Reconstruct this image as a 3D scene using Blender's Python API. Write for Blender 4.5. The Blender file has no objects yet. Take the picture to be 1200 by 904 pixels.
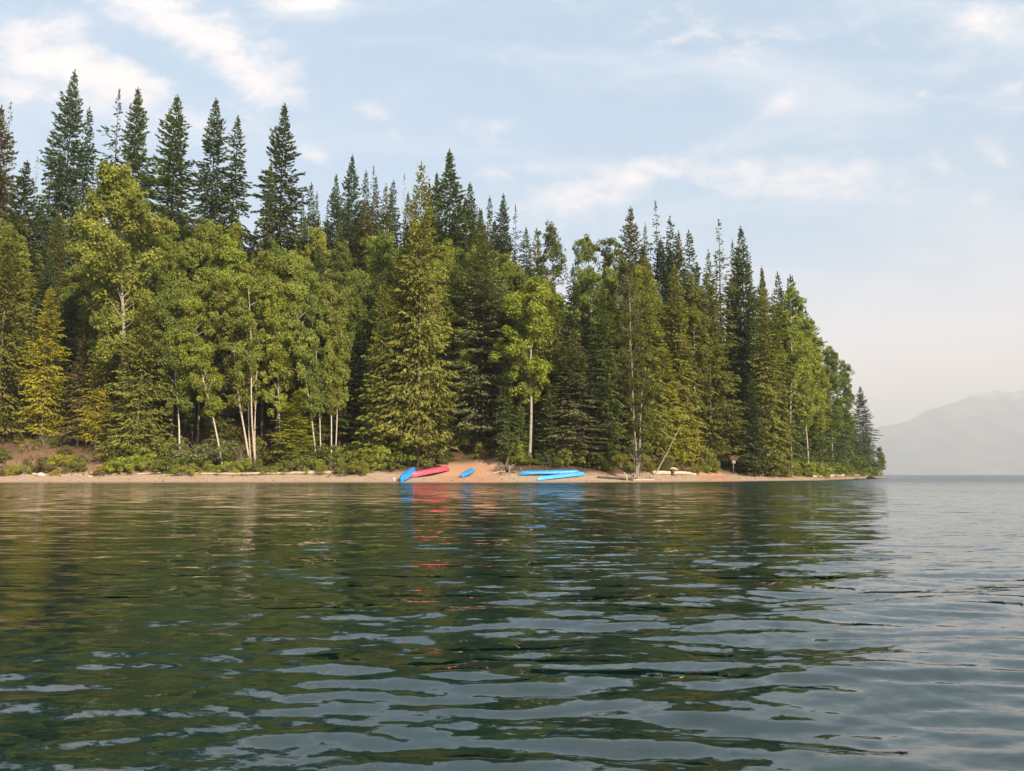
import bpy, math, random
import numpy as np
from mathutils import Vector, Matrix
C = bpy.context.scene
COL = C.collection
PI = math.pi
R = math.radians

# ------------------------------------------------------------------ camera maths
F = 867.0; CX, CY = 600.0, 452.0
PITCH = math.atan(104.5/F); CAMH = 0.80
cp, sp = math.cos(PITCH), math.sin(PITCH)
def ray(u, v):
    a = (u-CX)/F; b = (CY-v)/F
    return (a, cp-b*sp, sp+b*cp)
def P(u, v, Y):
    d = ray(u, v); t = Y/d[1]
    return (d[0]*t, Y, CAMH+d[2]*t)
def XatY(u, Y, v=556.0):
    return P(u, v, Y)[0]

cam_d = bpy.data.cameras.new('camera'); cam = bpy.data.objects.new('camera', cam_d); COL.objects.link(cam)
cam_d.sensor_width = 36.0; cam_d.lens = F/1200*36
cam_d.clip_start = 0.05; cam_d.clip_end = 80000
cam.location = (0, 0, CAMH); cam.rotation_euler = (PI/2+PITCH, 0, 0)
C.camera = cam

# ------------------------------------------------------------------ node helpers
def newmat(name):
    m = bpy.data.materials.new(name); m.use_nodes = True
    nt = m.node_tree; nt.nodes.clear()
    return m, nt
class NT:
    def __init__(s, nt): s.nt = nt
    def n(s, t, **k):
        nd = s.nt.nodes.new(t)
        for a, b in k.items(): setattr(nd, a, b)
        return nd
    def l(s, a, b): s.nt.links.new(a, b)
    def setin(s, inp, v):
        if isinstance(v, bpy.types.NodeSocket): s.l(v, inp)
        else: inp.default_value = v
    def m(s, op, a, b=None, c=None, clamp=False):
        nd = s.n('ShaderNodeMath', operation=op); nd.use_clamp = clamp
        s.setin(nd.inputs[0], a)
        if b is not None: s.setin(nd.inputs[1], b)
        if c is not None: s.setin(nd.inputs[2], c)
        return nd.outputs[0]
    def vm(s, op, a, b=None, scale=None):
        nd = s.n('ShaderNodeVectorMath', operation=op)
        s.setin(nd.inputs[0], a)
        if b is not None: s.setin(nd.inputs[1], b)
        if scale is not None: s.setin(nd.inputs['Scale'], scale)
        return nd.outputs['Value'] if op in ('DOT_PRODUCT', 'LENGTH') else nd.outputs[0]
    def mix(s, f, a, b, blend='MIX'):
        nd = s.n('ShaderNodeMix', data_type='RGBA', blend_type=blend)
        s.setin(nd.inputs[0], f); s.setin(nd.inputs[6], a); s.setin(nd.inputs[7], b)
        return nd.outputs[2]
    def noise(s, vec, scale, detail=2.0, rough=0.5, out='Fac', dist=0.0):
        nd = s.n('ShaderNodeTexNoise')
        if vec is not None: s.l(vec, nd.inputs['Vector'])
        nd.inputs['Scale'].default_value = scale; nd.inputs['Detail'].default_value = detail
        nd.inputs['Roughness'].default_value = rough; nd.inputs['Distortion'].default_value = dist
        return nd.outputs[out]
    def ramp(s, v, lo, hi):
        nd = s.n('ShaderNodeMapRange'); nd.interpolation_type = 'SMOOTHSTEP'
        s.setin(nd.inputs[0], v); nd.inputs[1].default_value = lo; nd.inputs[2].default_value = hi
        return nd.outputs[0]
def rgb(r, g, b): return (r, g, b, 1.0)

# ------------------------------------------------------------------ materials
def foliage_mat(name, trans=0.28, yellow=(0.16, 0.14, 0.03)):
    m, nt = newmat(name); t = NT(nt)
    oi = t.n('ShaderNodeObjectInfo')
    at = t.n('ShaderNodeAttribute', attribute_name='v')
    tc = t.n('ShaderNodeTexCoord')
    nz = t.noise(tc.outputs['Object'], 0.33, 2.0)
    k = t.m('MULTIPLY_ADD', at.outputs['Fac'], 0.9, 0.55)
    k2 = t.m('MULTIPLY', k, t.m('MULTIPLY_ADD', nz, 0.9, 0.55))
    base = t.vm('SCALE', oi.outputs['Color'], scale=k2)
    at2 = t.n('ShaderNodeAttribute', attribute_name='w')
    ynz = t.m('MULTIPLY', t.ramp(nz, 0.5, 0.75), 0.22)
    c = t.mix(t.m('ADD', ynz, t.m('MULTIPLY', t.ramp(at2.outputs['Fac'], 0.8, 1.0), 0.18), clamp=True), base, rgb(*yellow))
    d = t.n('ShaderNodeBsdfDiffuse'); t.l(c, d.inputs[0])
    tr = t.n('ShaderNodeBsdfTranslucent'); t.l(t.vm('MULTIPLY', c, (1.25, 1.35, 0.7)), tr.inputs[0])
    mx = t.n('ShaderNodeMixShader'); mx.inputs[0].default_value = trans
    t.l(d.outputs[0], mx.inputs[1]); t.l(tr.outputs[0], mx.inputs[2])
    o = t.n('ShaderNodeOutputMaterial'); t.l(mx.outputs[0], o.inputs[0])
    return m
def bark_mat(name, birch=False):
    m, nt = newmat(name); t = NT(nt)
    oi = t.n('ShaderNodeObjectInfo'); tc = t.n('ShaderNodeTexCoord')
    mp = t.n('ShaderNodeMapping'); t.l(tc.outputs['Object'], mp.inputs[0])
    mp.inputs['Scale'].default_value = (3, 3, 6) if birch else (9, 9, 1.2)
    nz = t.noise(mp.outputs[0], 1.0, 4.0, 0.65)
    if birch:
        f = t.ramp(nz, 0.56, 0.66)
        c = t.mix(f, oi.outputs['Color'], rgb(0.06, 0.05, 0.04))
    else:
        c = t.vm('SCALE', oi.outputs['Color'], scale=t.m('MULTIPLY_ADD', nz, 1.6, 0.25))
    d = t.n('ShaderNodeBsdfPrincipled'); t.l(c, d.inputs['Base Color']); d.inputs['Roughness'].default_value = 0.85
    bp = t.n('ShaderNodeBump'); bp.inputs['Strength'].default_value = 0.5; bp.inputs['Distance'].default_value = 0.05
    t.l(nz, bp.inputs['Height']); t.l(bp.outputs[0], d.inputs['Normal'])
    o = t.n('ShaderNodeOutputMaterial'); t.l(d.outputs[0], o.inputs[0])
    return m
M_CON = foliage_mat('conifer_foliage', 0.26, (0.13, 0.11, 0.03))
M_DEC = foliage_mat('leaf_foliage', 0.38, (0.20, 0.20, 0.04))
M_BARK = bark_mat('bark'); M_BIRCH = bark_mat('birch_bark', True)

def simple_mat(name, col, rough=0.6, var=0.3, scale=4.0, spec=0.5, bump=0.0):
    m, nt = newmat(name); t = NT(nt)
    tc = t.n('ShaderNodeTexCoord'); nz = t.noise(tc.outputs['Object'], scale, 4.0, 0.6)
    c = t.vm('SCALE', t.mix(0.0, rgb(*col), rgb(*col)), scale=t.m('MULTIPLY_ADD', nz, 2*var, 1-var))
    d = t.n('ShaderNodeBsdfPrincipled'); t.l(c, d.inputs['Base Color'])
    d.inputs['Roughness'].default_value = rough; d.inputs['Specular IOR Level'].default_value = spec
    if bump:
        bp = t.n('ShaderNodeBump'); bp.inputs['Strength'].default_value = bump; bp.inputs['Distance'].default_value = 0.03
        t.l(nz, bp.inputs['Height']); t.l(bp.outputs[0], d.inputs['Normal'])
    o = t.n('ShaderNodeOutputMaterial'); t.l(d.outputs[0], o.inputs[0])
    return m

# ------------------------------------------------------------------ mesh helpers
def mesh_np(name, V, Q, mats, fattr=None, midx=None, smooth=False, extra=None):
    """V (n,3), Q list of index arrays (k,3 or 4)"""
    me = bpy.data.meshes.new(name)
    V = np.asarray(V, dtype=np.float32)
    if not isinstance(Q, (list, tuple)): Q = [Q]
    Q = [np.asarray(q, dtype=np.int32) for q in Q if len(q)]
    loops = np.concatenate([q.ravel() for q in Q]); sizes = np.concatenate([np.full(len(q), q.shape[1], np.int32) for q in Q])
    starts = np.zeros(len(sizes), np.int32); starts[1:] = np.cumsum(sizes)[:-1]
    me.vertices.add(len(V)); me.vertices.foreach_set('co', V.ravel())
    me.loops.add(len(loops)); me.loops.foreach_set('vertex_index', loops)
    me.polygons.add(len(sizes)); me.polygons.foreach_set('loop_start', starts)
    if smooth: me.polygons.foreach_set('use_smooth', np.ones(len(sizes), bool))
    for m in mats: me.materials.append(m)
    if midx is not None: me.polygons.foreach_set('material_index', np.asarray(midx, np.int32))
    for k, a in (fattr or {}).items():
        at = me.attributes.new(k, 'FLOAT', 'FACE'); at.data.foreach_set('value', np.asarray(a, np.float32))
    for k, a in (extra or {}).items():
        at = me.attributes.new(k, 'FLOAT', 'POINT'); at.data.foreach_set('value', np.asarray(a, np.float32))
    me.update(); me.validate()
    return me
def link(name, me, parent=None):
    o = bpy.data.objects.new(name, me); COL.objects.link(o)
    if parent is not None: o.parent = parent
    return o
def tag(o, label=None, cat=None, group=None, kind=None):
    if label: o['label'] = label
    if cat: o['category'] = cat
    if group: o['group'] = group
    if kind: o['kind'] = kind
    return o
class MB:
    def __init__(s): s.V = []; s.F3 = []; s.F4 = []; s.n = 0
    def add(s, V, F4=(), F3=()):
        V = np.asarray(V, float)
        if len(F4): s.F4.append(np.asarray(F4)+s.n)
        if len(F3): s.F3.append(np.asarray(F3)+s.n)
        s.V.append(V); s.n += len(V)
    def tube(s, pts, rad, k=7, cap=True):
        pts = np.asarray(pts, float); n = len(pts)
        d = np.gradient(pts, axis=0); d /= np.linalg.norm(d, axis=1)[:, None]+1e-9
        ref = np.array([1.0, 0, 0]) if abs(d[:, 0]).mean() < 0.8 else np.array([0, 0, 1.0])
        u = np.cross(d, ref); u /= np.linalg.norm(u, axis=1)[:, None]+1e-9; w = np.cross(d, u)
        a = np.arange(k)*2*PI/k
        V = pts[:, None, :]+np.asarray(rad)[:, None, None]*(np.cos(a)[None, :, None]*u[:, None, :]+np.sin(a)[None, :, None]*w[:, None, :])
        i = np.arange(n-1)[:, None]*k; j = np.arange(k)[None, :]; j2 = (j+1) % k
        F = np.stack([i+j, i+j2, i+k+j2, i+k+j], -1).reshape(-1, 4)
        V = V.reshape(-1, 3); F3 = []
        if cap:
            V = np.vstack([V, pts[0], pts[-1]]); c0, c1 = n*k, n*k+1
            for q in range(k):
                F3.append((c0, (q+1) % k, q)); F3.append((c1, (n-1)*k+q, (n-1)*k+(q+1) % k))
        s.add(V, F, F3)
    def box(s, c, sz, rot=None, bev=0.0):
        x, y, z = [q/2 for q in sz]
        V = np.array([(a*x, b*y, e*z) for a in (-1, 1) for b in (-1, 1) for e in (-1, 1)])
        if rot is not None: V = V@np.array(rot).T
        s.add(V+np.array(c), [(0, 1, 3, 2), (4, 6, 7, 5), (0, 4, 5, 1), (2, 3, 7, 6), (0, 2, 6, 4), (1, 5, 7, 3)])
    def mesh(s, name, mats, smooth=False):
        return mesh_np(name, np.vstack(s.V), [np.vstack(s.F4) if s.F4 else [], np.vstack(s.F3) if s.F3 else []], mats, smooth=smooth)

def norm(a): return a/(np.linalg.norm(a, axis=-1, keepdims=True)+1e-9)
def leafquads(c, a, w, la, lw):
    """diamond-ish quads: centres c, long axis a, width axis w, half sizes"""
    a = norm(a); w = norm(w-(w*a).sum(-1, keepdims=True)*a)
    la = np.asarray(la).reshape(-1, 1); lw = np.asarray(lw).reshape(-1, 1)
    V = np.stack([c-a*la, c+w*lw+a*la*0.1, c+a*la, c-w*lw+a*la*0.1], 1).reshape(-1, 3)
    Q = np.arange(len(V)).reshape(-1, 4)
    return V, Q

# ------------------------------------------------------------------ tree prototypes (metres, about 28 m conifers, 22 m broadleaf)
def conifer_proto(seed, H=28.0, Rm=3.6, start=0.1, step=0.36, nb=6, droop=0.30, top=30, low=-14, pexp=0.85,
                  gap=0.1, dens=14.5, lw=0.083, ll=0.235, spray=0.26, hang=0.35, raw=1.0, topthin=0.0):
    g = np.random.default_rng(seed)
    zs = []; z = start*H
    while z < H*0.985:
        zs.append(z); z += step*g.uniform(0.7, 1.3)*(0.6+0.5*(1-z/H))
    bz = []; baz = []
    lob = g.uniform(0, 2*PI, 4)
    for z in zs:
        n = max(3, int(round(nb*g.uniform(0.7, 1.2))))
        if z/H > 1-0.25*topthin: n = max(2, int(n*0.5))
        a0 = g.uniform(0, 2*PI)
        for k in range(n):
            bz.append(z+g.uniform(-.1, .1)); baz.append(a0+2*PI*k/n+g.uniform(-.35, .35))
    bz = np.array(bz); baz = np.array(baz); t = bz/H
    rel = np.clip((1-t)/(1-start), 0, 1)
    prof = rel**pexp*(1-.42*np.exp(-rel*11))
    lop = g.uniform(0, 2*PI)
    lowcut = np.clip((t-start)/0.12, 0, 1)*0.35+0.65
    lobes = 1+0.16*np.sin(3*baz+lob[0]+bz*0.35)+0.17*np.sin(2*baz+lob[1]-bz*0.55)+0.15*np.sin(bz*1.3+lob[2])+.13*np.cos(baz-lop)
    L = Rm*prof*lowcut*lobes*g.uniform(0.72, 1.18, len(bz))*raw+0.18
    if topthin: L *= np.where(t > 1-0.3*topthin, 0.6, 1.0)
    keep = (g.random(len(bz)) > gap) & ~((np.sin(bz*1.1+baz*2+lob[3]) > 0.93-gap*1.6) & (g.random(len(bz)) < .8))
    bz, baz, t, L = bz[keep], baz[keep], t[keep], L[keep]
    el = np.radians(low+(top-low)*np.clip((t-0.45)/0.55, 0, 1)**1.1+g.uniform(-7, 7, len(bz)))
    n = np.maximum(4, (L*dens*(0.55+0.45*np.clip(L/2, 0, 1.2))).astype(int))
    B = np.repeat(np.arange(len(bz)), n); N = len(B)
    s = g.random(N)**0.75*0.93+0.07
    Lb = L[B]; az = baz[B]; e = el[B]
    hw = spray*Lb*np.sin(np.clip(s*1.08+0.12, 0, 1)*PI)**0.8*0.9+0.10
    q = g.uniform(-1, 1, N); q = np.sign(q)*np.abs(q)**0.8
    rad = np.stack([np.cos(az), np.sin(az), np.zeros(N)], 1); tan = np.stack([-np.sin(az), np.cos(az), np.zeros(N)], 1)
    zz = Lb*(np.sin(e)*s-droop*s**2*0.6+0.16*s**3)-np.abs(q)*hw*hang+g.normal(0, .045, N)
    rr = Lb*np.cos(e)*s
    c = rad*rr[:, None]+tan*(q*hw)[:, None]; c[:, 2] = bz[B]+zz
    slope = np.sin(e)-droop*1.2*s+0.48*s*s
    a = rad*np.cos(e)[:, None]+tan*(np.sign(q)*0.85*np.minimum(1, np.abs(q)+.2))[:, None]
    a[:, 2] = slope-hang*np.abs(q)*0.8+g.normal(0, .22, N)
    w = np.stack([g.normal(0, .6, N), g.normal(0, .6, N), g.normal(0, .75, N)], 1)+np.cross(a, [0, 0, 1.0])
    sz = g.uniform(.7, 1.35, N)*np.clip(0.55+Lb*0.22, .55, 1.1)
    V, Q = leafquads(c, a, w, ll*sz, lw*g.uniform(.8, 1.4, N))
    # leader shoot
    m = 40; zc = H*(0.975+0.03*g.random(m)); c2 = np.stack([g.normal(0, .04, m), g.normal(0, .04, m), zc], 1)
    V2, Q2 = leafquads(c2, np.stack([g.normal(0, .5, m), g.normal(0, .5, m), np.ones(m)], 1), g.normal(0, 1, (m, 3)), np.full(m, .16), np.full(m, .035))
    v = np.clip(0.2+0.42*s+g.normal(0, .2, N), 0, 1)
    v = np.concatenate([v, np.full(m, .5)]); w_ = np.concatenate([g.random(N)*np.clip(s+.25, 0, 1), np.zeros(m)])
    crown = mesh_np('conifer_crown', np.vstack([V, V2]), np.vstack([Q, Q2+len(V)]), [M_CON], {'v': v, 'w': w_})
    b = MB(); zt = np.linspace(0, H*0.99, 14); wob = np.stack([np.sin(zt*.21+seed)*.10, np.cos(zt*.17+seed)*.10, zt-0.8*(zt == 0)], 1)
    wob[:, :2] *= (np.linspace(0, 1, 14)*(1-np.linspace(0, 1, 14))*4)[:, None]
    b.tube(wob, 0.014+0.26*(1-zt/H)**1.25*(H/28), 8)
    for k in range(34):  # bare lower twigs
        z = g.uniform(0.03, start+0.18)*H; az_ = g.uniform(0, 2*PI); l = g.uniform(.5, 1.6)
        p0 = np.array([0, 0, z]); p2 = np.array([math.cos(az_)*l, math.sin(az_)*l, z-g.uniform(.1, .5)])
        b.tube([p0, (p0+p2)/2+[0, 0, .06], p2], [.035, .022, .007], 4, False)
    return crown, b.mesh('conifer_trunk', [M_BARK], True), H

def leafclumps(g, cen, rad, per, size, flat=0.8, droop=0.0, shell=0.5):
    n = len(cen); B = np.repeat(np.arange(n), per); N = len(B)
    d = norm(g.normal(0, 1, (N, 3))); r = g.random(N)**(1/3)
    r = np.where(g.random(N) < shell, 0.75+0.3*g.random(N), r)
    off = d*r[:, None]*rad[B][:, None]*np.array([1, 1, flat])
    off[:, 2] -= droop*rad[B]*g.random(N)**2
    c = cen[B]+off
    a = g.normal(0, 1, (N, 3)); a[:, 2] -= droop*1.5
    nrm = d*0.7+np.array([0, 0, .55])+g.normal(0, .55, (N, 3))
    w = np.cross(norm(a), nrm)
    V, Q = leafquads(c, a, w, size*g.uniform(.7, 1.3, N), size*0.72*g.uniform(.7, 1.3, N))
    cv = g.normal(0, .13, n)[B]
    return V, Q, np.clip(0.45+cv+g.normal(0, .2, N), 0, 1), g.random(N)

def broadleaf_proto(seed, H=22.0, Rm=2.6, start=0.4, nl=34, size=0.115, per=95, droop=0.3, crad=0.72, elev=42, env='ellipse', stems=1, trunkr=0.12, birch=True, per_tip=5):
    g = np.random.default_rng(seed); b = MB(); cen = []; rad = []
    for st in range(stems):
        off = np.array([0, 0, 0.0]) if stems == 1 else np.array([math.cos(st*2.1+seed)*.35, math.sin(st*2.1+seed)*.25, 0])
        lean = np.array([g.normal(0, .02), g.normal(0, .02)]) if stems == 1 else off[:2]*0.16
        Hs = H*(1 if st == 0 else g.uniform(.78, .95))
        zt = np.linspace(0, Hs*0.96, 16); ph = g.uniform(0, 6, 2)
        px = off[0]+lean[0]*zt+np.sin(zt*.42+ph[0])*.13*zt/Hs*1.5; py = off[1]+lean[1]*zt+np.sin(zt*.36+ph[1])*.13
        pts = np.stack([px, py, zt-0.6*(zt == 0)], 1)
        b.tube(pts, trunkr*(0.1+0.9*(1-zt/Hs)**0.75)*(1.0 if st == 0 else .8), 8)
        for k in range(max(6, nl//stems)):
            t = start+(0.97-start)*((k+g.random())/(nl//stems)); z = t*Hs
            rel = (t-start)/(1-start)
            if env == 'ellipse': pr = math.sin(PI*min(1, .12+.86*rel))**0.7
            elif env == 'top': pr = math.sin(PI*min(1, .05+.9*rel))**0.6
            else: pr = (1-rel)**0.55*min(1, .45+rel*3)
            L = Rm*pr*g.uniform(.55, 1.12)+0.3
            az = g.uniform(0, 2*PI); e = R(elev+g.uniform(-18, 18))
            p0 = np.array([np.interp(z, zt, px), np.interp(z, zt, py), z])
            d = np.array([math.cos(az)*math.cos(e), math.sin(az)*math.cos(e), math.sin(e)])
            p1 = p0+d*L*.55; p2 = p0+d*L+np.array([0, 0, -droop*L*.35])
            b.tube([p0, p1, p2], [.045, .03, .01], 4, False)
            for q in range(per_tip):
                f = g.uniform(.45, 1.05); pc = p0*(1-f)**2+2*p1*f*(1-f)+p2*f*f
                cen.append(pc+g.normal(0, .42, 3)); rad.append(crad*g.uniform(.4, 1.2)*(0.7+.3*pr))
    cen = np.array(cen); rad = np.array(rad)
    V, Q, v, w = leafclumps(g, cen, rad, per, size, 0.85, droop, .2)
    crown = mesh_np('leaf_crown', V, Q, [M_DEC], {'v': v, 'w': w})
    return crown, b.mesh('leaf_trunk', [M_BIRCH if birch else M_BARK], True), H

PROTO = {
 'spruce':  [conifer_proto(s, Rm=4.9, pexp=.74, gap=.07, step=.29, raw=1.0, top=40, low=-16, droop=.26) for s in (1, 2, 3, 4, 5, 6)],
 'narrow':  [conifer_proto(s, Rm=3.6, pexp=.72, gap=.09, step=.31, nb=5, top=34, low=-24, droop=.4, spray=.30) for s in (11, 12, 13, 14)],
 'sparse':  [conifer_proto(s, Rm=3.9, pexp=.72, gap=.24, nb=5, step=.42, top=25, low=-22, droop=.30, dens=10, topthin=.5) for s in (21, 22, 23)],
 'cedar':   [conifer_proto(s, Rm=4.9, pexp=.62, gap=.10, nb=6, start=.09, top=30, low=-10, droop=.42, spray=.36, hang=.75, dens=17, ll=.215, lw=.072, raw=1.0) for s in (31, 32, 33, 34)],
 'young':   [conifer_proto(s, H=12, Rm=2.6, pexp=.72, gap=.06, start=.04, step=.3, top=30, low=-8, droop=.3, dens=14, ll=.2, lw=.07) for s in (41, 42)],
 'snag':    [conifer_proto(s, Rm=1.2, pexp=.5, gap=.35, nb=4, step=.55, top=20, low=-20, dens=5, ll=.3, lw=.03) for s in (51,)],
 'birch':   [broadleaf_proto(s, Rm=2.7, start=.27, droop=.5, nl=34) for s in (61, 62, 63)],
 'aspen':   [broadleaf_proto(s, Rm=2.9, start=.28, droop=.15, nl=40, crad=.75, env='cone') for s in (71, 72, 73)],
 'cottonwood': [broadleaf_proto(s, Rm=4.0, start=.33, droop=.3, nl=44, crad=.8, per=115, size=.13, per_tip=7, trunkr=.2) for s in (81, 82)],
 'clump':   [broadleaf_proto(s, Rm=3.0, start=.38, droop=.3, nl=45, stems=3, crad=.7) for s in (91,)],
 'roundtop': [broadleaf_proto(s, Rm=1.5, start=.5, droop=.1, nl=22, crad=.6, per=60, env='top', birch=False) for s in (101, 102)],
}
def bush_proto(seed, H=2.0, Rm=1.3, size=.075, n=26, per=75, stems=12):
    g = np.random.default_rng(seed); b = MB(); cen = []; rad = []
    for k in range(stems):
        az = g.uniform(0, 2*PI); r = g.uniform(.2, 1)*Rm*.75
        p2 = np.array([math.cos(az)*r, math.sin(az)*r, H*g.uniform(.55, .95)])
        b.tube([(0, 0, -.15), p2*[.35, .35, .6], p2], [.022, .015, .005], 4, False)
    for k in range(n):
        az = g.uniform(0, 2*PI); t = g.random(); r = Rm*math.sqrt(g.random())*math.sqrt(max(0.08, 1-(t*.92)**2))
        cen.append((math.cos(az)*r, math.sin(az)*r, H*(.12+.8*t))); rad.append(g.uniform(.22, .5)*H/2)
    V, Q, v, w = leafclumps(g, np.array(cen), np.array(rad), per, size, .75, .2)
    return mesh_np('bush_leaves', V, Q, [M_DEC], {'v': v, 'w': w}), b.mesh('bush_stems', [M_BARK], True), H
BUSH = [bush_proto(201), bush_proto(202, Rm=1.6, H=1.7), bush_proto(203, Rm=1.0, H=2.3, n=22), bush_proto(204, Rm=1.9, H=1.6, n=32)]
BUSH_DRY = [bush_proto(211, n=14, per=38, stems=34, size=.06)]

# ------------------------------------------------------------------ terrain
SH = [(-600, 45), (-250, 62), (-120, 71), (-52, 75.3), (-25, 76.2), (0, 76.5), (9, 77.2), (16, 80.3), (26, 88.6), (43.5, 105), (62, 136), (82, 171),
      (103, 205), (111, 219), (113, 229), (108, 247), (85, 280), (30, 330), (-120, 380), (-600, 420)]
SHn = np.array(SH, float)
def sdist(x, y):
    """signed distance to the shoreline polygon, positive on land (numpy)"""
    x = np.asarray(x, float); y = np.asarray(y, float)
    best = np.full(x.shape, 1e9); inside = np.zeros(x.shape, bool)
    n = len(SHn)
    for i in range(n):
        a = SHn[i]; b = SHn[(i+1) % n]; e = b-a
        t = np.clip(((x-a[0])*e[0]+(y-a[1])*e[1])/(e@e), 0, 1)
        d = np.hypot(x-a[0]-t*e[0], y-a[1]-t*e[1]); best = np.minimum(best, d)
        c = ((a[1] > y) != (b[1] > y))
        with np.errstate(divide='ignore', invalid='ignore'):
            xi = a[0]+(y-a[1])/(b[1]-a[1]+1e-12)*e[0]
        inside ^= c & (x < xi)
    return np.where(inside, best, -best)
def ss(t): t = np.clip(t, 0, 1); return t*t*(3-2*t)
def ground(x, y):
    x = np.asarray(x, float); y = np.asarray(y, float); d = sdist(x, y)
    wob = .35*np.sin(x*.31+1.3)*np.sin(y*.23)+.2*np.sin(x*.83+y*.4)
    z = np.where(d < 0, np.maximum(d*.16, -6), 0.115*np.minimum(d, 5.8))
    z = z+0.33*np.clip(d-5.8, 0, 7)*(0.55+0.45*ss((80-x)/60))
    amp = .56*ss((62-x)/75)+.05
    hill = np.clip(d-12, 0, 62)
    z = z+hill*amp*(1-0.25*ss(hill/62))
    gx = np.exp(-((x+4.3)/2.2)**2)   # worn path notch
    z = z+wob*ss((d-6)/8)*0.8-0.15*gx*ss((d-6)/6)
    return z
def gz(x, y): return float(ground(np.array([x]), np.array([y]))[0])
def sd(x, y): return float(sdist(np.array([x]), np.array([y]))[0])

xs = np.concatenate([np.linspace(-600, -90, 40)[:-1], np.arange(-90, 125, .75), np.linspace(126, 200, 12)])
ys = np.concatenate([np.arange(40, 66, 3), np.arange(66, 135, .55), np.arange(136, 260, 2.0), np.linspace(262, 450, 24)])
Xg, Yg = np.meshgrid(xs, ys); Zg = ground(Xg, Yg)
g0 = np.random.default_rng(5)
Dg = sdist(Xg, Yg); Zg = Zg+g0.normal(0, .035, Zg.shape)*ss((Dg-5)/4)+g0.normal(0, .008, Zg.shape)*(Dg > .5)
nx, ny = len(xs), len(ys)
I = np.arange(nx*ny).reshape(ny, nx)
Qg = np.stack([I[:-1, :-1], I[:-1, 1:], I[1:, 1:], I[1:, :-1]], -1).reshape(-1, 4)
m, nt = newmat('shore_ground'); t = NT(nt)
geo = t.n('ShaderNodeNewGeometry'); pos = geo.outputs['Position']
att = t.n('ShaderNodeAttribute', attribute_name='d').outputs['Fac']
n1 = t.noise(pos, 0.7, 5, .6); n2 = t.noise(pos, 7.0, 3, .7); n3 = t.noise(pos, .22, 3, .5)
sand = t.mix(t.ramp(n2, .35, .7), rgb(.38, .265, .18), rgb(.50, .375, .265))
sand = t.mix(t.ramp(n1, .55, .72), sand, rgb(.36, .22, .14))
wet = t.ramp(att, 1.5, 0.4)
sand = t.mix(t.m('MULTIPLY', wet, .65), sand, rgb(.24, .16, .10))
litter = t.mix(t.ramp(n1, .4, .65), rgb(.11, .062, .035), rgb(.05, .042, .022))
litter = t.mix(t.ramp(n2, .55, .75), litter, rgb(.17, .11, .07))
edge = t.m('ADD', att, t.m('MULTIPLY', t.m('SUBTRACT', n3, .5), 5.0))
px_ = t.n('ShaderNodeSeparateXYZ'); t.l(pos, px_.inputs[0])
pathm = t.m('MULTIPLY', t.ramp(t.m('ABSOLUTE', t.m('ADD', px_.outputs[0], 4.6)), 4.3, 2.4), t.ramp(att, 12.5, 9.5))
path2 = t.m('MULTIPLY', t.ramp(t.m('ABSOLUTE', t.m('SUBTRACT', px_.outputs[0], 25.5)), 3.2, 1.8), t.ramp(att, 12, 9))
f = t.m('SUBTRACT', t.ramp(edge, 5.6, 7.6), t.m('MAXIMUM', pathm, path2), clamp=True)
gm = t.m('MULTIPLY', t.ramp(px_.outputs[0], -36, -42), t.ramp(att, 15, 9))
litter = t.mix(t.m('MULTIPLY', gm, .8), litter, t.mix(n2, rgb(.20, .10, .06), rgb(.44, .27, .17)))
col = t.mix(f, sand, litter)
col = t.mix(t.m('MULTIPLY', t.m('MAXIMUM', pathm, path2), .55), col, rgb(.48, .22, .12))
bs = t.n('ShaderNodeBsdfPrincipled'); t.l(col, bs.inputs['Base Color']); bs.inputs['Roughness'].default_value = .95; bs.inputs['Specular IOR Level'].default_value = .15
bp = t.n('ShaderNodeBump'); bp.inputs['Strength'].default_value = .6; bp.inputs['Distance'].default_value = .08; t.l(n2, bp.inputs['Height']); t.l(bp.outputs[0], bs.inputs['Normal'])
o_ = t.n('ShaderNodeOutputMaterial'); t.l(bs.outputs[0], o_.inputs[0])
gme = mesh_np('ground', np.stack([Xg, Yg, Zg], -1).reshape(-1, 3), Qg, [m], smooth=True, extra={'d': Dg.ravel()})
tag(link('ground', gme), kind='structure')

# lake bed sheet reaching the horizon, under the water
b = MB(); b.add([(-60000, -60000, -9), (60000, -60000, -9), (60000, 60000, -9), (-60000, 60000, -9)], [(0, 1, 2, 3)])
tag(link('lake_bed', b.mesh('lake_bed', [simple_mat('lake_bed', (.08, .09, .06))])), kind='structure')

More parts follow.
